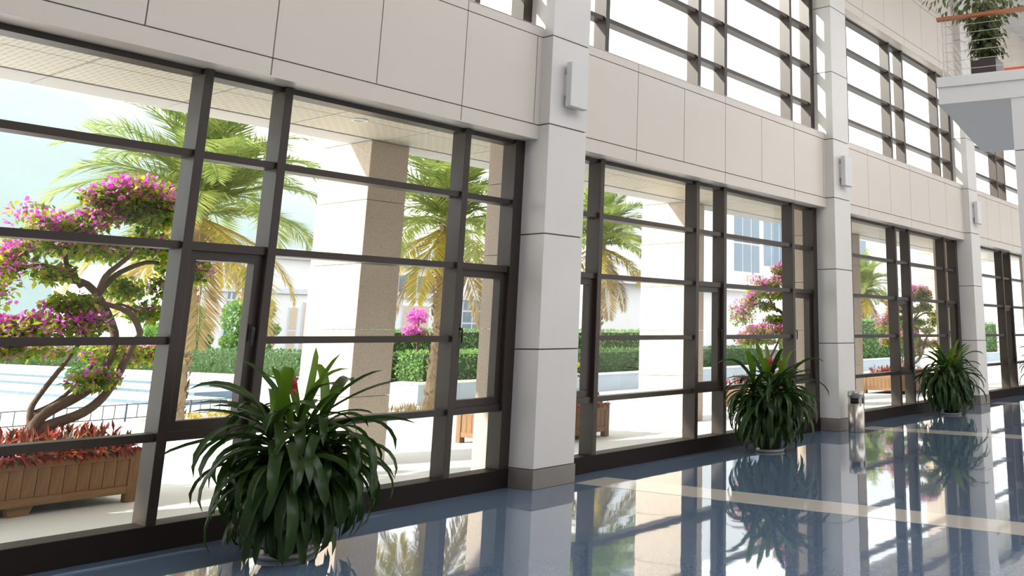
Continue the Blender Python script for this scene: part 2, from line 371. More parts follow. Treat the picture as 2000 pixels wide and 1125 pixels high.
for i in range(950):
    a = r2.uniform(0, 6.28); h = r2.random(); rr = r2.uniform(0.05, 1) * (0.22 + 0.5 * min(1, max(0, h - 0.42) * 2.6))
    c = c0 + Vector((math.cos(a) * rr, math.sin(a) * rr, 0.34 + h * 0.95))
    mb.leaf(c, Vector((math.cos(a) * 0.5, math.sin(a) * .5, -1)) + rv(r2) * .4, Vector((math.cos(a), math.sin(a), .5)), 0.1, 0.055)
tag(mb.build('foliage', M['ficus'], t), kind='stuff')
c1 = bal(0.9, 0.42, bz); mb = MB(); obox(mb, 0.74, 1.02, 0.26, 0.6, bz, bz + 0.1)
tag(mb.build('orange_crate', M['orange'], None, origin=c1), 'small orange red crate beside the dark pot on the balcony', 'crate')

# ------------------------------------------------------------------ potted plants in the hall
def strap_mesh(L, W, el, droop, yng):
    mb = MB(); nseg = 9; pos = Vector((0, 0, 0)); e = el; pts = []
    for i in range(nseg + 1):
        pts.append((pos.copy(), e)); e -= droop / nseg * (0.5 + i / nseg)
        pos += Vector((math.cos(e), 0, math.sin(e))) * (L / nseg)
    i0 = len(mb.v)
    for i, (p_, e_) in enumerate(pts):
        s = i / nseg; w = W * (0.42 + 1.9 * s * (1 - s) ** 0.8) if s < 0.97 else 0.002; w = min(w, W)
        nn = Vector((-math.sin(e_), 0, math.cos(e_)))
        for y, f in ((-1, .22), (0, 0), (1, .22)): mb.v.append(tuple(p_ + Vector((0, y * w / 2, 0)) + nn * (w * f)))
    for i in range(nseg):
        for c in range(2):
            a = i0 + i * 3 + c; mb.f.append((a, a + 1, a + 4, a + 3))
    return mb.mesh('leaf', M['strap_l'] if yng else M['strap'], True)
def make_plant(loc, label, seed):
    r = random.Random(seed)
    t = empty('potted_dracaena', loc, label, 'potted plant', 'strap-leaved potted plants along the windows')
    mb = MB(); mb.lathe([(0, 0), (0.19, 0.0), (0.21, 0.03), (0.19, 0.035), (0, 0.035)], 28, loc); mb.build('saucer', M['pot'], t, True)
    mb = MB(); mb.lathe([(0, 0.03), (0.15, 0.03), (0.18, 0.22), (0.195, 0.22), (0.195, 0.26), (0.17, 0.26), (0.165, 0.22), (0, 0.22)], 28, loc); mb.build('pot', M['darkpot'], t, True)
    meshes = {}
    for i in range(14):
        el = math.radians(-15 + 101 * i / 13)
        meshes[i] = strap_mesh(0.56 + 0.16 * (i % 3) / 2, 0.074 + 0.012 * (i % 2), el, math.radians((122 if i < 8 else 124 - 11 * (i - 8)) + 12 * (i % 2)), i > 11)
    heads = [(0.0, 0.0, 0.94, 18), (0.22, 0.05, 0.88, 18), (-0.23, -0.04, 0.86, 18), (0.05, -0.22, 0.80, 24), (-0.07, 0.2, 0.84, 18), (0.22, -0.18, 0.72, 26), (-0.22, -0.2, 0.72, 28), (-0.02, -0.1, 0.62, 28), (0.1, 0.12, 0.62, 20), (-0.15, 0.02, 0.6, 24)]
    for (hx, hy, hz, cnt) in heads:
        mb = MB(); b0 = Vector(loc) + Vector((hx * .35, hy * .35, 0.2)); b1 = Vector(loc) + Vector((hx, hy, hz))
        mb.tube([b0, (b0 + b1) / 2 + Vector((hx * .05, hy * .05, 0)), b1], [0.018, 0.016, 0.014], 8); mb.build('cane', M['cane'], t, True)
        for q in range(cnt):
            f = q / (cnt - 1); i = int(round(13 * (1 - f) ** 1.25)) if hz > 0.8 else int(round(8 * (1 - f)))
            if i > 11 and hz < 0.85: i = 10
            o = link('leaf', meshes[i], None, t, b1 + Vector((0, 0, -0.16 * f + 0.02)))
            az = q * 2.399 + hx * 9 + r.uniform(-.35, .35)
            if hx or hy:
                oa = math.atan2(hy, hx); az = oa + ((az - oa + math.pi) % (2 * math.pi) - math.pi) * 0.78
            o.rotation_euler = (r.uniform(-.25, .25), r.uniform(-.12, .12), az)
            o.scale = (r.uniform(.72, 1.15),) * 3
    for q in range(9):                                  # long stiff leaves standing clear of the mop
        az = q * 2.399 + .5; el = [8, 24, 40, 58, 74][q % 5]
        st = meshes.setdefault(('s', q % 5), strap_mesh([.62, .66, .6, .58, .6][q % 5], 0.07, math.radians(el + 14), math.radians(44), q % 5 > 2))
        o = link('leaf', st, None, t, Vector(loc) + Vector((math.cos(az) * .12, math.sin(az) * .12, .84 + .05 * (q % 3))))
        o.rotation_euler = (r.uniform(-.4, .4), r.uniform(-.1, .1), az); o.scale = (r.uniform(.85, 1.1),) * 3
    for (az, el, L_, dr, z, yg) in ((-57, 42, .92, 34, .86, 0), (-50, 24, .9, 40, .84, 0), (123, 34, .86, 40, .86, 0), (110, 56, .8, 30, .88, 0), (135, 16, 1.0, 46, .78, 0), (100, 84, .66, 10, .9, 1), (-70, 66, .7, 16, .88, 1), (-57, 8, .9, 60, .8, 0), (150, 48, .8, 36, .84, 0)):
        o = link('leaf', strap_mesh(L_, .078, math.radians(el), math.radians(dr), yg), None, t, Vector(loc) + Vector((0, 0, z)))
        o.rotation_euler = (r.uniform(-.5, .5), 0, math.radians(az))
    hang = strap_mesh(.62, .07, math.radians(5), math.radians(95), 0)
    for q in range(48):                                  # skirt of old hanging leaves in front of the pot
        az = q * 2.399; o = link('leaf', hang, None, t, Vector(loc) + Vector((math.cos(az) * .06, math.sin(az) * .06, 0.36 + .2 * (q % 4) / 3)))
        o.rotation_euler = (r.uniform(-.2, .2), r.uniform(-.05, .2), az); o.scale = (r.uniform(.7, .95), 1, r.uniform(.85, 1.05))
    return t
def flower(t, c, s=0.05):
    mb = MB(); r = random.Random(5)
    for i in range(46): mb.leaf(Vector(c) + rv(r) * s * r.random() + Vector((0, 0, r.uniform(-1, 1) * s)), rv(r), rv(r), 0.035, 0.028)
    return tag(mb.build('flower', M['redflower'], t), 'pink red flower head')
pl1 = make_plant((4.43, -0.95, 0.0), 'large strap-leaved potted plant nearest the camera with a pink flower', 11)
flower(pl1, atY(574, 752, -0.85), 0.05)
pl2 = copy_tree(pl1, (11.8, -0.74, 0), 2.1, 1.0, 'strap-leaved potted plant in front of the second window')
pl3 = copy_tree(pl1, (19.02, -0.72, 0), 4.0, 1.0, 'strap-leaved potted plant in front of the third window')
pl4 = copy_tree(pl1, (26.2, -0.72, 0), 0.7, 1.0, 'strap-leaved potted plant cut off by the right edge of the photo')

# ------------------------------------------------------------------ outside: paving, porch, pillars
gr = box('terrace_ground', -40, 140, 0.25, 140, -0.2, -0.01, M['pave']); tag(gr, 'pale sunlit courtyard paving outside the windows', 'ground', kind='structure')
ZS = 4.16
pc = empty('porch_ceiling', (0, 0, ZS), 'beige porch ceiling of perforated metal panels over the terrace', 'ceiling', kind='structure')
box('roof_slab', -6, 40, 0.25, 3.34, ZS + 0.03, ZS + 0.5, M['white'], pc)
mt, n, l, p = new_mat('perforated_metal'); M['perf'] = mt
tx = n.new('ShaderNodeTexCoord'); mp = n.new('ShaderNodeMapping'); mp.inputs['Rotation'].default_value = (0, 0, math.pi / 2); l.new(tx.outputs['Object'], mp.inputs[0])
cr = n.new('ShaderNodeTexBrick'); l.new(mp.outputs[0], cr.inputs[0]); cr.inputs['Scale'].default_value = 1.0; cr.offset = 0.5
cr.inputs['Color1'].default_value = (0.45, 0.42, 0.35, 1); cr.inputs['Color2'].default_value = (0.48, 0.45, 0.37, 1); cr.inputs['Mortar'].default_value = (0.62, 0.57, 0.48, 1)
cr.inputs['Brick Width'].default_value = 0.15; cr.inputs['Row Height'].default_value = 0.06; cr.inputs['Mortar Size'].default_value = 0.017; cr.inputs['Mortar Smooth'].default_value = 0.1
l.new(cr.outputs[0], p.inputs['Base Color']); p.inputs['Roughness'].default_value = 0.5
xs = [3.75 + 1.3 * i for i in range(-5, 24)]
for i in range(len(xs) - 1):
    for y0 in (0.25, 1.117, 1.984):
        box('ceiling_panel', xs[i] + 0.006, xs[i + 1] - 0.006, y0 + 0.006, y0 + 0.861, ZS, ZS + 0.028, M['perf'], pc)
    box('edge_panel', xs[i] + 0.004, xs[i + 1] - 0.004, 2.862, 3.34, ZS - 0.01, ZS + 0.028, M['soffit_band'], pc)
dl = atZ(703, 234, ZS)
t = empty('downlight', (dl.x, dl.y, ZS - 0.012), 'round recessed downlight in the porch ceiling', 'downlight')
mb = MB(); mb.lathe([(0.07, 0.0), (0.1, 0.0), (0.1, 0.012), (0.07, 0.012), (0.07, 0.0)], 24, (dl.x, dl.y, ZS - 0.012)); mb.build('ring', M['white'], t)
mb = MB(); mb.lathe([(0.0, 0.006), (0.07, 0.006)], 24, (dl.x, dl.y, ZS - 0.012)); mb.build('lens', M['soffit_band'], t)
PILL = ['granite porch pillar left of the view', 'granite porch pillar behind the nearest potted plant', 'granite porch pillar seen through the second window', 'granite porch pillar seen through the third window', 'granite porch pillar seen through the farthest window']
PIER = ['granite pier on the outside of the leftmost column', 'granite pier outside the column right of the nearest window', 'granite pier outside the column with the bin', 'granite pier outside the column by the third potted plant', 'granite pier outside the column at the far right end']
for k in range(5):
    x = 0.37 + k * P
    t = empty('stone_pillar', (x + 0.3, 3.4, 0), PILL[k], 'pillar', 'granite pillars along the porch')
    zs = [-0.01, 0.83, 1.67, 2.51, 3.35, ZS - 0.012]
    for a, b_ in zip(zs[:-1], zs[1:]): box('stone_block', x, x + 0.6, 2.86, 3.98, a + 0.003, b_ - 0.003, M['stone'], t, 0.004)
    box('stone_block', x, x + 0.6, 3.345, 3.98, ZS - 0.006, ZS + 0.6, M['stone'], t, 0.004)
    t = empty('stone_pier', (x + 0.34, 0.4, 0), PIER[k], 'pier', 'granite piers outside the columns')
    for a, b_ in zip(zs[:-1], zs[1:]): box('stone_block', x + 0.06, x + 0.64, 0.25, 0.62, a + 0.003, b_ - 0.003, M['stone'], t, 0.004)

# ------------------------------------------------------------------ wooden planters
def planter(x1, label, L=2.0, y0=2.5, D=1.35):
    x0 = x1 - L
    t = empty('planter_box', ((x0 + x1) / 2, y0 + D / 2, 0), label, 'planter', 'wooden planter boxes on the terrace')
    for (a, b_) in ((x0, y0), (x1 - 0.1, y0), (x0, y0 + D - 0.1), (x1 - 0.1, y0 + D - 0.1)):
        box('leg', a, a + 0.1, b_, b_ + 0.1, -0.01, 0.50, M['wood'], t, 0.004)
    mb = MB(); xc = (x0 + x1) / 2; i = 0
    mb.v += [(xc - 0.09, y0 + .03, 0.085), (xc + 0.13, y0 + .03, 0.085), (xc + 0.09, y0 + .03, -0.01), (xc - 0.06, y0 + .03, -0.01), (xc - 0.09, y0 + .13, 0.085), (xc + 0.13, y0 + .13, 0.085), (xc + 0.09, y0 + .13, -0.01), (xc - 0.06, y0 + .13, -0.01)]
    mb.f += [(0, 1, 2, 3), (7, 6, 5, 4), (0, 4, 5, 1), (1, 5, 6, 2), (2, 6, 7, 3), (3, 7, 4, 0)]
    mb.build('foot', M['wood2'], t)
    for ya, yb in ((y0 + 0.01, y0 + 0.04), (y0 + D - 0.04, y0 + D - 0.01)):
        box('top_board', x0 + 0.1, x1 - 0.1, ya - 0.008, yb, 0.40, 0.49, M['wood2'], t, 0.003)
        box('bottom_board', x0 + 0.1, x1 - 0.1, ya - 0.008, yb, 0.075, 0.15, M['wood2'], t, 0.003)
        nn = 16; w = (L - 0.2) / nn
        for i in range(nn): box('plank', x0 + 0.1 + w * i + 0.002, x0 + 0.1 + w * (i + 1) - 0.002, ya + 0.006, yb - 0.004, 0.15, 0.40, M['wood'], t, 0.002)
    for xa in (x0 + 0.01, x1 - 0.04):
        box('top_board', xa, xa + 0.03, y0 + 0.1, y0 + D - 0.1, 0.40, 0.49, M['wood2'], t, 0.003)
        box('bottom_board', xa, xa + 0.03, y0 + 0.1, y0 + D - 0.1, 0.075, 0.15, M['wood2'], t, 0.003)
        nn = 10; w = (D - 0.2) / nn
        for i in range(nn): box('plank', xa + 0.005, xa + 0.025, y0 + 0.1 + w * i + 0.002, y0 + 0.1 + w * (i + 1) - 0.002, 0.15, 0.40, M['wood'], t, 0.002)
    box('soil', x0 + 0.05, x1 - 0.05, y0 + 0.045, y0 + D - 0.045, 0.1, 0.44, M['soil'], t)
    return t
PLL = ['wooden planter box at lower left under the bougainvillea tree', 'wooden planter box partly hidden behind the column right of the nearest window', 'wooden planter box outside the second window', 'wooden planter box outside the third window']
GCL = ['red and purple croton plants filling the planter at lower left', 'dark croton plants filling the planter behind the nearest column', 'red croton plants in the planter outside the second window', 'red croton plants in the planter outside the third window']
def cover(x1, label, seed, n_=1500, L=2.0, y0=2.5, D=1.35):
    r = random.Random(seed); mb = MB()
    org = Vector((x1 - L / 2, y0 + D / 2, 0.44))
    for i in range(n_ // 10):
        c = Vector((x1 - L + r.uniform(0.06, L - 0.03), y0 + r.uniform(0.03, D - 0.05), 0.43))
        hh = r.uniform(0.1, 0.24)
        for q in range(10):
            a = r.uniform(0, 6.28); el = r.uniform(0.2, 1.4); d = Vector((math.cos(a) * math.cos(el), math.sin(a) * math.cos(el), math.sin(el)))
            mb.leaf(c + Vector((0, 0, hh * r.random())), d, Vector((0, 0, 1)) + rv(r) * .2, r.uniform(0.09, 0.16), r.uniform(0.025, 0.045))
    for i in range(n_ // 8):
        c = Vector((x1 - L + r.uniform(0.1, L - 0.06), y0 + r.uniform(-0.01, 0.03), 0.5 + r.uniform(-.01, .03)))
        mb.leaf(c, Vector((r.uniform(-.7, .7), -.35, r.uniform(-1.0, .1))), Vector((0, -1, .4)), r.uniform(.06, .12), r.uniform(.02, .035))
    o = mb.build('croton_bed', M['croton'], None, origin=org)
    return tag(o, label, 'plants', 'croton beds in the planters', 'stuff')
for k in range(4):
    planter(4.96 + k * P, PLL[k]); cover(4.96 + k * P, GCL[k], 40 + k, 2400 if k == 0 else 1300)

# ------------------------------------------------------------------ bougainvillea tree
def boug(label):
    r = random.Random(21); Y0 = 3.2
    base = atY(60, 850, Y0); base.z = 0.44
    t = empty('bougainvillea_tree', base, label, 'tree', 'bougainvillea trees in the planters')
    br = [([(62, 845), (75, 815), (110, 795), (150, 775), (190, 745), (215, 690), (225, 650), (200, 590), (170, 555), (140, 548)], 26, 12, 0.0),
          ([(62, 845), (100, 828), (160, 805), (205, 770), (240, 715), (260, 668), (275, 650), (250, 610), (190, 590)], 24, 9, -0.1),
          ([(180, 610), (190, 575), (225, 540), (262, 520), (300, 512), (345, 525), (390, 540)], 16, 6, 0.05),
          ([(190, 580), (205, 540), (235, 515), (255, 495), (285, 450), (298, 415)], 14, 6, 0.0),
          ([(60, 835), (58, 800), (80, 770), (120, 715), (150, 680), (175, 640)], 13, 7, 0.1),
          ([(70, 805), (110, 785), (150, 750), (180, 715)], 10, 6, 0.12),
          ([(160, 560), (130, 520), (125, 490), (120, 455)], 12, 5, 0.02),
          ([(140, 548), (110, 525), (70, 518), (30, 528), (-10, 545)], 11, 5, -0.05),
          ([(170, 590), (200, 600), (240, 595), (280, 615)], 9, 4, -0.1)]
    for pts, r0, r1, dy in br:
        p3 = []; N = len(pts)
        for i, (a, b_) in enumerate(pts):
            q = atY(a, b_, Y0 + dy * i / N * 2); p3.append(q + (Vector((0, 0.03 * r.uniform(-1, 1), 0)) if i else Vector((0, 0, 0))))
        # smooth
        sm = []
        for i in range(N - 1):
            p0, p1_, p2, p3_ = p3[max(0, i - 1)], p3[i], p3[i + 1], p3[min(N - 1, i + 2)]
            for s in (0, .33, .66):
                sm.append(0.5 * ((2 * p1_) + (p2 - p0) * s + (2 * p0 - 5 * p1_ + 4 * p2 - p3_) * s * s + (3 * p1_ - p0 - 3 * p2 + p3_) * s ** 3))
        sm.append(p3[-1]); K = len(sm)
        mb = MB(); mb.tube(sm, [(r0 + (r1 - r0) * (i / (K - 1)) ** .7) / 2 / 185 for i in range(K)], 9); mb.build('branch' if r0 < 20 else 'trunk', M['bark'], t, True)
    pads = [(262, 395, 88, 40, 900, .25), (300, 420, 50, 35, 400, .05), (200, 385, 45, 22, 200, .6), (275, 365, 65, 22, 160, .95), (140, 440, 66, 20, 330, .6), (195, 425, 50, 18, 200, .55), (65, 420, 50, 30, 60, .6), (110, 475, 90, 26, 520, .25),
            (20, 505, 38, 36, 170, .85), (190, 490, 75, 24, 420, .12), (290, 480, 55, 32, 420, .08), (105, 535, 45, 18, 220, .1), (240, 565, 46, 24, 300, .03), (285, 612, 46, 20, 230, .15), (140, 592, 55, 18, 260, .08),
            (70, 638, 85, 24, 480, .62), (165, 632, 45, 26, 260, .6), (45, 686, 95, 15, 360, .2), (235, 690, 78, 26, 420, .22), (185, 742, 48, 20, 220, .25), (385, 525, 34, 40, 260, .3), (330, 560, 40, 30, 200, .1),
            (330, 520, 30, 16, 80, .05), (-40, 560, 60, 60, 300, .5), (-30, 680, 60, 30, 200, .4), (320, 690, 40, 26, 160, .3), (0, 660, 60, 22, 200, .5)]
    lf = MB(); fo = MB(); sc = 1 / 185
    for (px, py, rx, ry, cnt, fl_) in pads:
        c = atY(px, py, Y0 + r.uniform(-.2, .2))
        for i in range(int(cnt * 1.7)):
            v = rv(r) * r.random() ** .45
            q = c + Vector((v.x * rx * sc, v.y * max(rx, 40) * sc * .75, v.z * ry * sc))
            d = rv(r); 
            if r.random() < .62 * fl_ * (0.7 + 0.7 * v.z):
                for s in range(3):
                    e = rv(r); fo.leaf(q + e * .012, e, rv(r), r.uniform(.04, .058), r.uniform(.034, .046))
            else:
                d.z -= .2; lf.leaf(q, d, Vector((0, 0, 1)) + rv(r) * .6, r.uniform(.055, .09), r.uniform(.04, .06))
    tag(lf.build('foliage', M['bleaf'], t), kind='stuff'); tag(fo.build('blossom', M['bflower'], t), 'magenta bougainvillea blossom', kind='stuff')
    return t
bt = boug('big bougainvillea tree with magenta blossom in the planter at lower left')
b0 = bt.location.copy()
copy_tree(bt, b0 + Vector((2 * P - 0.1, 0.1, 0)), -0.62, 1.0, 'bougainvillea tree with pink blossom seen through the second window')
copy_tree(bt, b0 + Vector((3 * P + 0.3, 0.1, 0)), -0.75, 0.9, 'bougainvillea tree with pink blossom seen through the third window')
mb = MB(); mf = MB(); r2 = random.Random(9); o0 = Vector((11.6, 3.1, 0.44)); t = empty('flowering_shrub', o0, 'low pink flowering shrub in the planter behind the nearest column', 'shrub')
for i in range(500):
    v = rv(r2); q = o0 + Vector((v.x * .45, v.y * .45, .42 + v.z * .38))
    (mf if r2.random() < .2 else mb).leaf(q, rv(r2), rv(r2), .06, .045)
tag(mb.build('foliage', M['bleaf'], t), kind='stuff'); tag(mf.build('blossom', M['bflower'], t), kind='stuff')

# ------------------------------------------------------------------ palms
def frond_mesh(L, el, droop, mat, seed, hang=0.0):
    r = random.Random(seed); mb = MB(); ns_ = 46; pos = Vector((0, 0, 0)); e = el; pts = []
    for i in range(ns_ + 1):
        pts.append((pos.copy(), Vector((math.cos(e), 0, math.sin(e))))); e -= droop / ns_ * (0.25 + 1.5 * i / ns_); pos += Vector((math.cos(e), 0, math.sin(e))) * (L / ns_)
    mb.tube([p_ for p_, _ in pts[::3]], [0.028 * (1 - .85 * i / (len(pts[::3]) - 1)) for i in range(len(pts[::3]))], 5)
    for i in range(4, ns_ + 1):
        s = i / ns_; ll = L * 0.25 * (math.sin(math.pi * min(1, s * .86 + .1)) ** .7) + .04
        p_, d = pts[i]; nn = Vector((-d.z, 0, d.x))
        for sd in (-1, 1):
            for rep in range(2):
                dd = (d * r.uniform(.65, .95) + Vector((0, sd, 0)) * r.uniform(.75, 1.0) + nn * r.uniform(-.1, .4) - Vector((0, 0, hang))).normalized()
                mb.leaf(p_ + d * (L / ns_ * rep * .5), dd, nn + rv(r) * .3, ll * r.uniform(.85, 1.1), .030)
    return mb.mesh('frond', mat)
FR = []
for i in range(7):
    el = math.radians([84, 72, 58, 40, 18, -14, -46][i])
    FR.append((frond_mesh(2.35, el, math.radians([46, 78, 96, 96, 86, 60, 32][i]), [M['frond'], M['frond'], M['frond'], M['frond'], M['frond'], M['frond_y'], M['frond_d']][i], 60 + i, 0.1 + .05 * i), el))
def palm(x, y, z0, h, r0, label, seed, scale=1.0, lean=0.0):
    r = random.Random(seed)
    t = empty('date_palm', (x, y, z0), label, 'palm', 'date palms in the courtyard')
    mb = MB(); N = 26; pts = []; rad = []
    for i in range(N + 1):
        s = i / N; pts.append((x + lean * s, y, z0 + h * s)); rad.append(r0 * (1.35 - .5 * min(1, s * 3) + .15 * max(0, s - .75) * 4) * (1.0 + .07 * (i % 2)))
    mb.tube(pts, rad, 12); mb.build('trunk', M['palmbark'], t)
    sc_ = MB()
    for i in range(150):                                    # old leaf bases
        s = r.uniform(.04, 1); a = i * 2.399; c = Vector((x + lean * s + math.cos(a) * r0 * .95, y + math.sin(a) * r0 * .95, z0 + h * s))
        sc_.leaf(c, Vector((math.cos(a) * .45, math.sin(a) * .45, 1)), Vector((math.cos(a), math.sin(a), 0)), .16 * scale, .11 * scale)
    sc_.build('leaf_base', M['palmbark'], t)['kind'] = 'stuff'
    top = Vector((x + lean, y, z0 + h))
    for i, cnt in enumerate((6, 9, 11, 11, 9, 6, 3)):
        for q in range(cnt):
            o = link('frond', FR[i][0], None, t, top + Vector((0, 0, .12 - .07 * i)))
            o.rotation_euler = (r.uniform(-.15, .15), r.uniform(-.15, .15), 6.283 * (q + .5 * (i % 2)) / cnt + r.uniform(-.25, .25))
            o.scale = (scale * r.uniform(.88, 1.12),) * 3
    return t
palm(9.0, 10.0, -0.01, 3.95, 0.115, 'date palm behind the bougainvillea tree at left', 1, 1.12, 0.0)
palm(14.0, 9.2, -0.01, 4.2, 0.15, 'date palm just right of the nearest porch pillar', 2, 1.05, 0.1)
palm(23.4, 12.9, 0.42, 4.2, 0.17, 'date palm on the raised bed seen through the second window', 3, 1.0, 0.1)
palm(48.0, 15.0, 0.42, 3.6, 0.17, 'small distant date palm seen through the third window', 4, 0.9, 0.0)
# dry grass tuft at the foot of the second palm
mb = MB(); r2 = random.Random(14)
for i in range(420):
    a = r2.uniform(0, 6.28); c = Vector((13.75 + r2.uniform(-.8, .7), 9.1 + r2.uniform(-.5, .5), -0.01))
    mb.leaf(c, Vector((math.cos(a) * .5, math.sin(a) * .5, 1)), Vector((math.cos(a), math.sin(a), 0)), r2.uniform(.1, .26), .02)
tag(mb.build('dry_grass', M['frond_d'], None, origin=(13.75, 9.1, -0.01)), 'dry brown grass around the foot of the second palm', 'grass', kind='stuff')

# ------------------------------------------------------------------ raised bed, hedges
WX, WY, WT = 14.55, 10.4, 0.5
def rwall(name, x0, x1, y0, y1, label, along):
    t = empty(name, ((x0 + x1) / 2, (y0 + y1) / 2, -0.01), label, 'wall')
    box('coping', x0 - .03, x1 + .03, y0 - .03, y1 + .03, WT - .05, WT, M['white'], t, .004)
    L = (x1 - x0) if along == 'x' else (y1 - y0); nn = int(L / 1.2)
    for i in range(nn):
        a = L * i / nn; b_ = L * (i + 1) / nn
        if along == 'x': box('stone_panel', x0 + a + .003, x0 + b_ - .003, y0, y1, -.01, WT - .05, M['retain'], t)
        else: box('stone_panel', x0, x1, y0 + a + .003, y0 + b_ - .003, -.01, WT - .05, M['retain'], t)
rwall('retaining_wall', WX, WX + .25, WY + .25, WY + 25, 'pale blue stone retaining wall below the hedge at left', 'y')
rwall('retaining_wall', WX, WX + 46, WY, WY + .25, 'pale blue stone retaining wall below the hedges right of the pillar', 'x')
o = box('raised_bed', WX + .25, WX + 46, WY + .25, WY + 25, -.01, WT - .08, M['soil']); tag(o, 'planted raised bed behind the retaining walls', 'garden bed', kind='structure')
def hedge(x0, x1, y0, y1, z0, z1, label, dens=260, seed=1, leafm='hedge', lf_=.07):
    r = random.Random(seed); ox = ((x0 + x1) / 2, (y0 + y1) / 2, z0); t = empty('hedge', ox, label, 'hedge')
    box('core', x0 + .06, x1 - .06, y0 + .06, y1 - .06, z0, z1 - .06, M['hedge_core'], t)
    mb = MB()
    def face(n_, area, fn):
        for i in range(int(area * dens)):
            c = fn(r.random(), r.random()); d = rv(r) + Vector(n_) * .5
            mb.leaf(c + Vector(n_) * r.uniform(-.05, .02), d, Vector(n_) + rv(r) * .5, lf_ * r.uniform(.8, 1.4), lf_ * .6)
    dx, dy, dz = x1 - x0, y1 - y0, z1 - z0
    face((0, -1, 0), dx * dz, lambda a, b_: Vector((x0 + a * dx, y0, z0 + b_ * dz)))
    face((-1, 0, 0), dy * dz, lambda a, b_: Vector((x0, y0 + a * dy, z0 + b_ * dz)))
    face((0, 0, 1), dx * dy, lambda a, b_: Vector((x0 + a * dx, y0 + b_ * dy, z1)))
    tag(mb.build('foliage', M[leafm], t), kind='stuff')
hedge(WX + .46, WX + 1.5, WY + 2.2, WY + 25, WT - .1, 1.12, 'long clipped green hedge on the wall left of the pillar', 200, 1)
hedge(WX + .46, WX + 4.2, WY + .46, WY + 1.5, WT - .1, 1.16, 'clipped hedge right of the nearest porch pillar', 300, 2, 'topiary')
hedge(WX + 4.6, WX + 16, WY + .46, WY + 1.6, WT - .1, 1.12, 'clipped hedge with yellow green top seen through the second window', 200, 3)
hedge(WX + 3.4, WX + 20, WY + 8, WY + 9, WT - .1, 1.7, 'tall far hedge seen below the white building', 90, 4, 'topiary', .11)
hedge(WX + 19, WX + 44, WY + .55, WY + 1.7, WT - .1, 2.2, 'tall clipped hedge seen through the third window', 70, 5, 'topiary', .11)
q = atY(1268, 690, WY + 5); mb = MB()
mb.lathe([(0.0, -.2)] + [(.28 * math.cos(a), .28 * math.sin(a)) for a in [math.radians(d_) for d_ in range(-45, 91, 9)]], 20, q); mb.v = [(x, y, z) for x, y, z in mb.v]
t = empty('globe_lamp', (q.x, q.y, WT - .08), 'white globe garden lamp on the bed behind the second window', 'garden lamp')
mb.build('globe', M['white'], t, True)
mb = MB(); mb.tube([(q.x, q.y, WT - .08), (q.x, q.y, q.z - .15)], .05, 10); mb.build('stem', M['metal'], t)

# topiary trees
def topiary(x, y, z0, balls, label, seed):
    r = random.Random(seed); t = empty('topiary_tree', (x, y, z0), label, 'topiary', 'cloud-pruned topiary trees')
    zt = max(b[2] for b in balls); mb = MB(); mb.tube([(x, y, z0), (x + .05, y, z0 + zt * .5), (x, y, z0 + zt)], [.09, .07, .04], 8); mb.build('trunk', M['bark'], t, True)
    for (dx, dy, dz, rx, rz) in balls:
        lf = MB(); c = Vector((x + dx, y + dy, z0 + dz))
        for i in range(700):
            v = rv(r); q = c + Vector((v.x * rx, v.y * rx, v.z * rz)) * r.uniform(.88, 1.03); lf.leaf(q, v + rv(r) * .9, v + rv(r) * .4, .13, .09)
        for i in range(60):
            v = rv(r); q = c + Vector((v.x * rx, v.y * rx, v.z * rz)) * .6; lf.leaf(q, rv(r), rv(r), .5 * rx, .4 * rx)
        tag(lf.build('foliage_pad', M['topiary'], t), kind='stuff')
def top_px(px, Y, label, seed, pads):
    b = atY(px, 690, Y); s = (b - CAM).dot(fw) / FOC
    topiary(b.x, b.y, WT - .08, [((a - px) * s * .6, (a - px) * -.2 * s, atY(a, c, Y).z - WT + .08, rx * s, rz * s) for a, c, rx, rz in pads], label, seed)
top_px(478, 26.0, 'round topiary tree with a bushy crown behind the casement handle', 31, [(452, 618, 30, 32), (500, 605, 30, 24), (510, 645, 36, 14), (452, 668, 28, 16), (505, 670, 30, 14)])
top_px(366, 28.0, 'cloud-pruned topiary tree beside the left palm trunk', 32, [(366, 615, 20, 18), (370, 640, 34, 12), (375, 665, 32, 12), (360, 680, 40, 10), (300, 650, 40, 16)])
b = atY(815, 660, 17.0); t = empty('bougainvillea_shrub', (b.x, b.y, WT - .08), 'small purple bougainvillea shrub right of the nearest pillar', 'shrub')
mb = MB(); r2 = random.Random(77); mf = MB(); ss = (b - CAM).dot(fw) / FOC
for (px, py, rx, rz, f_) in ((815, 618, 20, 16, .9), (805, 645, 20, 9, .85), (822, 650, 14, 7, .3), (812, 662, 18, 6, .1)):
    c = atY(px, py, 17.0)
    for i in range(420):
        v = rv(r2) * r2.random() ** .4; q = c + Vector((v.x * rx, v.y * rx, v.z * rz)) * ss
        (mf if r2.random() < f_ else mb).leaf(q, rv(r2), rv(r2), .09, .07)
tag(mb.build('foliage', M['bleaf'], t), kind='stuff'); tag(mf.build('blossom', M['bflower'], t), kind='stuff')
mb = MB(); mb.tube([(b.x, b.y, WT - .08), (b.x + .03, b.y, 1.2), (b.x, b.y, 2.2)], [.05, .04, .02], 8); mb.build('trunk', M['bark'], t, True)

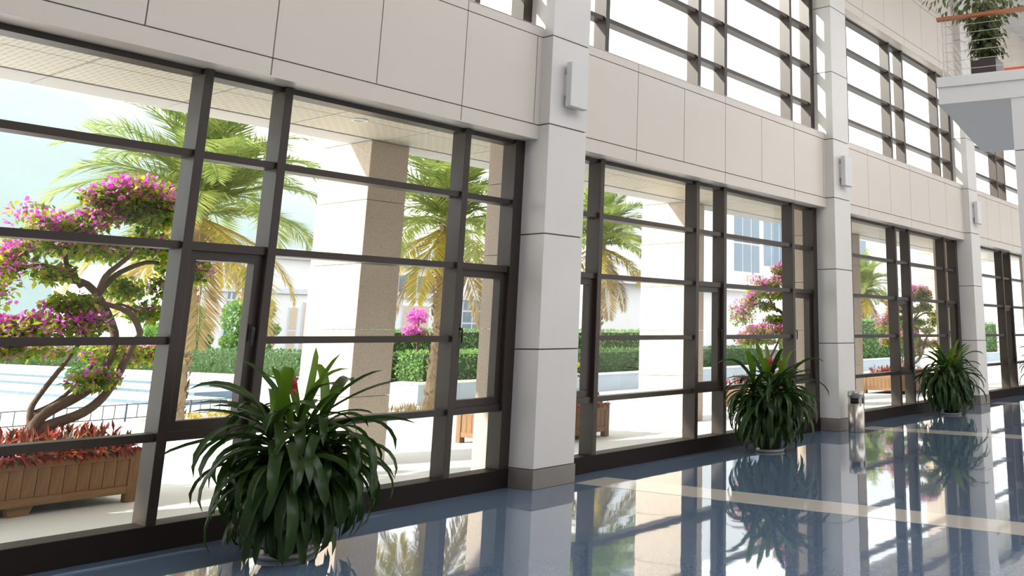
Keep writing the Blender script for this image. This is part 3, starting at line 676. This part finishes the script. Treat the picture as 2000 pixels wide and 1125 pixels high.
# ------------------------------------------------------------------ fountain steps, low fence
for i, (x0, x1, z, lab) in enumerate(((11.3, 12.7, .1, 'lowest long step of the pale fountain basin'), (12.7, 13.9, .2, 'middle long step of the pale fountain basin'), (13.9, WX - .04, .3, 'top long step of the pale fountain basin by the wall'))):
    t = empty('fountain_step', ((x0 + x1) / 2, 24, -.01), lab, 'step', 'long steps of the fountain basin')
    box('tread', x0, x1 - .004, 15 + i * 1.6, 34, z - .03, z, M['pave'], t)
    for j in range(12):
        a = 15 + i * 1.6 + (19 - i * 1.6) * j / 12; e = 15 + i * 1.6 + (19 - i * 1.6) * (j + 1) / 12
        box('riser_tile', x0 + .02, x1 - .004, a + .004, e - .004, -.01, z - .03, M['tile'], t)
b = atZ(172, 764, .1); t = empty('square_planter', (12.3, 21.5, .1), 'small green clipped box planter on the fountain steps', 'planter')
mb = MB(); r2 = random.Random(5)
box('tub', 11.95, 12.65, 21.1, 21.9, .1, .45, M['tile'], t, .01)
for i in range(500):
    v = Vector((r2.uniform(-.4, .4), r2.uniform(-.45, .45), r2.uniform(.35, .6))); mb.leaf(Vector((12.3, 21.5, .1)) + v, rv(r2), rv(r2), .12, .09)
tag(mb.build('foliage', M['hedge'], t), kind='stuff')
f0 = atZ(-60, 846, 0); f1 = atZ(500, 803, 0); dv = (f1 - f0); Lf = dv.length; dv = dv.normalized()
t = empty('low_fence', (f0 + f1) / 2, 'low grey metal fence along the garden bed behind the planter', 'fence')
for zz in (.055, .30):
    mb = MB(); mb.tube([f0 + Vector((0, 0, zz)), f1 + Vector((0, 0, zz))], .011, 6); mb.build('rail', M['metal'], t)
nn = int(Lf / .2)
for i in range(nn + 1):
    q = f0 + dv * (Lf * i / nn); th = .014 if i % 6 == 0 else .007
    box('fence_post' if i % 6 == 0 else 'picket', q.x - th, q.x + th, q.y - th, q.y + th, -.01 if i % 6 == 0 else .055, .32 if i % 6 == 0 else .30, M['metal'], t)
mb = MB(); r2 = random.Random(8)
for i in range(420):
    q = f0 + dv * r2.uniform(2.6, Lf) + Vector((r2.uniform(-.2, .3), -.4 + r2.uniform(-.25, .1), -.01)); a = r2.uniform(0, 6.28)
    mb.leaf(q, Vector((math.cos(a) * .7, math.sin(a) * .7, .8)), Vector((0, 0, 1)) + rv(r2) * .3, r2.uniform(.08, .2), .03)
tag(mb.build('border_grass', M['frond_y'], None, origin=(f0 + f1) / 2), 'low yellowish border plants in front of the low fence', 'grass', kind='stuff')

# ------------------------------------------------------------------ far buildings and hill
def far_window(t, px0, py0, px1, py1, Y, nx, nz, glass='bglass'):
    a = atY(px0, py1, Y); b_ = atY(px1, py0, Y); x0, x1, z0, z1 = a.x, b_.x, a.z, b_.z
    w = box('window', x0, x1, Y - .06, Y + .02, z0, z1, M['bframe'], t)
    for i in range(nx):
        for j in range(nz):
            g = .05
            box('pane', x0 + (x1 - x0) * i / nx + g, x0 + (x1 - x0) * (i + 1) / nx - g, Y - .075, Y - .055, z0 + (z1 - z0) * j / nz + g, z0 + (z1 - z0) * (j + 1) / nz - g, M[glass], w)
Y1 = 36.0
t = empty('building', (30, Y1 + 4, -.01), 'low white pavilion with glass strips behind the hedges', 'building')
xa = atY(385, 600, Y1).x; xb = atY(985, 600, Y1).x; box('wall', xa, xb, Y1, Y1 + 8, -.01, 5.6, M['bldg'], t)
box('parapet', xa - .2, xb, Y1 - .25, Y1 + 8, 5.2, 5.7, M['bldg'], t)
far_window(t, 428, 560, 462, 692, Y1, 2, 5); far_window(t, 555, 600, 582, 690, Y1, 1, 2, 'tan'); far_window(t, 582, 590, 603, 690, Y1, 1, 1, 'tan')
far_window(t, 780, 597, 838, 668, Y1, 1, 1, 'tan'); far_window(t, 899, 585, 942, 655, Y1, 2, 3); far_window(t, 775, 540, 850, 572, Y1, 4, 1)
box('cornice', xa, xb, Y1 - .12, Y1, 3.5, 3.75, M['bframe'], t)
Y2 = 45.0
t = empty('building', (20, Y2 + 3, -.01), 'far glass fronted annex below the hill at left', 'building')
x0 = atY(205, 560, Y2).x; x1 = atY(335, 560, Y2).x; z1 = atY(300, 520, Y2).z
box('wall', x0, x1, Y2, Y2 + 6, -.01, z1, M['bldg'], t); far_window(t, 230, 540, 325, 600, Y2, 5, 2)
Y3 = 30.0
t = empty('building', (64, Y3 + 4, -.01), 'tall white building with ribbon windows seen through the second window', 'building')
x0 = atY(985, 600, Y1).x + 1.0; box('wall', x0, x0 + 75, Y3, Y3 + 10, -.01, 13, M['bldg'], t)
for (a, b_, c, d_, nx, nz) in ((1432, 425, 1482, 530, 3, 2), (1490, 430, 1535, 520, 3, 2), (1080, 470, 1130, 560, 3, 2), (1600, 455, 1640, 540, 3, 2), (1655, 470, 1690, 560, 3, 2)): far_window(t, a, b_, c, d_, Y3, nx, nz)
box('balcony_band', x0, x0 + 75, Y3 - .7, Y3, 4.6, 5.2, M['bldg'], t)
# hillside
mb = MB(); r2 = random.Random(2); NX, NY = 60, 26; ox = Vector((40, 150, 0))
def hz(u, v): return 62 * math.exp(-((u - .42) / .34) ** 2) * (1 - math.exp(-3.0 * v)) * (1 + .1 * math.sin(9 * u + 3 * v) + .06 * math.sin(23 * u + 11 * v))
for j in range(NY + 1):
    for i in range(NX + 1):
        u, v = i / NX, j / NY; mb.v.append((-80 + 260 * u, 90 + 150 * v, -1 + hz(u, v) + r2.uniform(-1, 1) * 1.6 * min(1, v * 4)))
for j in range(NY):
    for i in range(NX): a = j * (NX + 1) + i; mb.f.append((a, a + 1, a + NX + 2, a + NX + 1))
o = mb.build('hillside', M['hill'], None, True, origin=(40, 150, 0)); tag(o, 'misty green hillside beyond the courtyard', 'hill', kind='structure')

# valley haze around the hill
mb = MB(); mb.box(-82, 182, 52, 242, -1, 90); o = mb.build('valley_haze', None, None, origin=(50, 140, 0)); tag(o, 'pale morning haze hanging in front of the hillside', 'haze', kind='stuff')
mt = bpy.data.materials.new('haze'); mt.use_nodes = True; n = mt.node_tree.nodes; n.remove(n['Principled BSDF'])
v = n.new('ShaderNodeVolumeScatter'); v.inputs['Color'].default_value = (0.86, 0.94, 1.0, 1); v.inputs['Density'].default_value = 0.006; v.inputs['Anisotropy'].default_value = 0.2
mt.node_tree.links.new(v.outputs[0], n['Material Output'].inputs['Volume']); o.data.materials.append(mt)
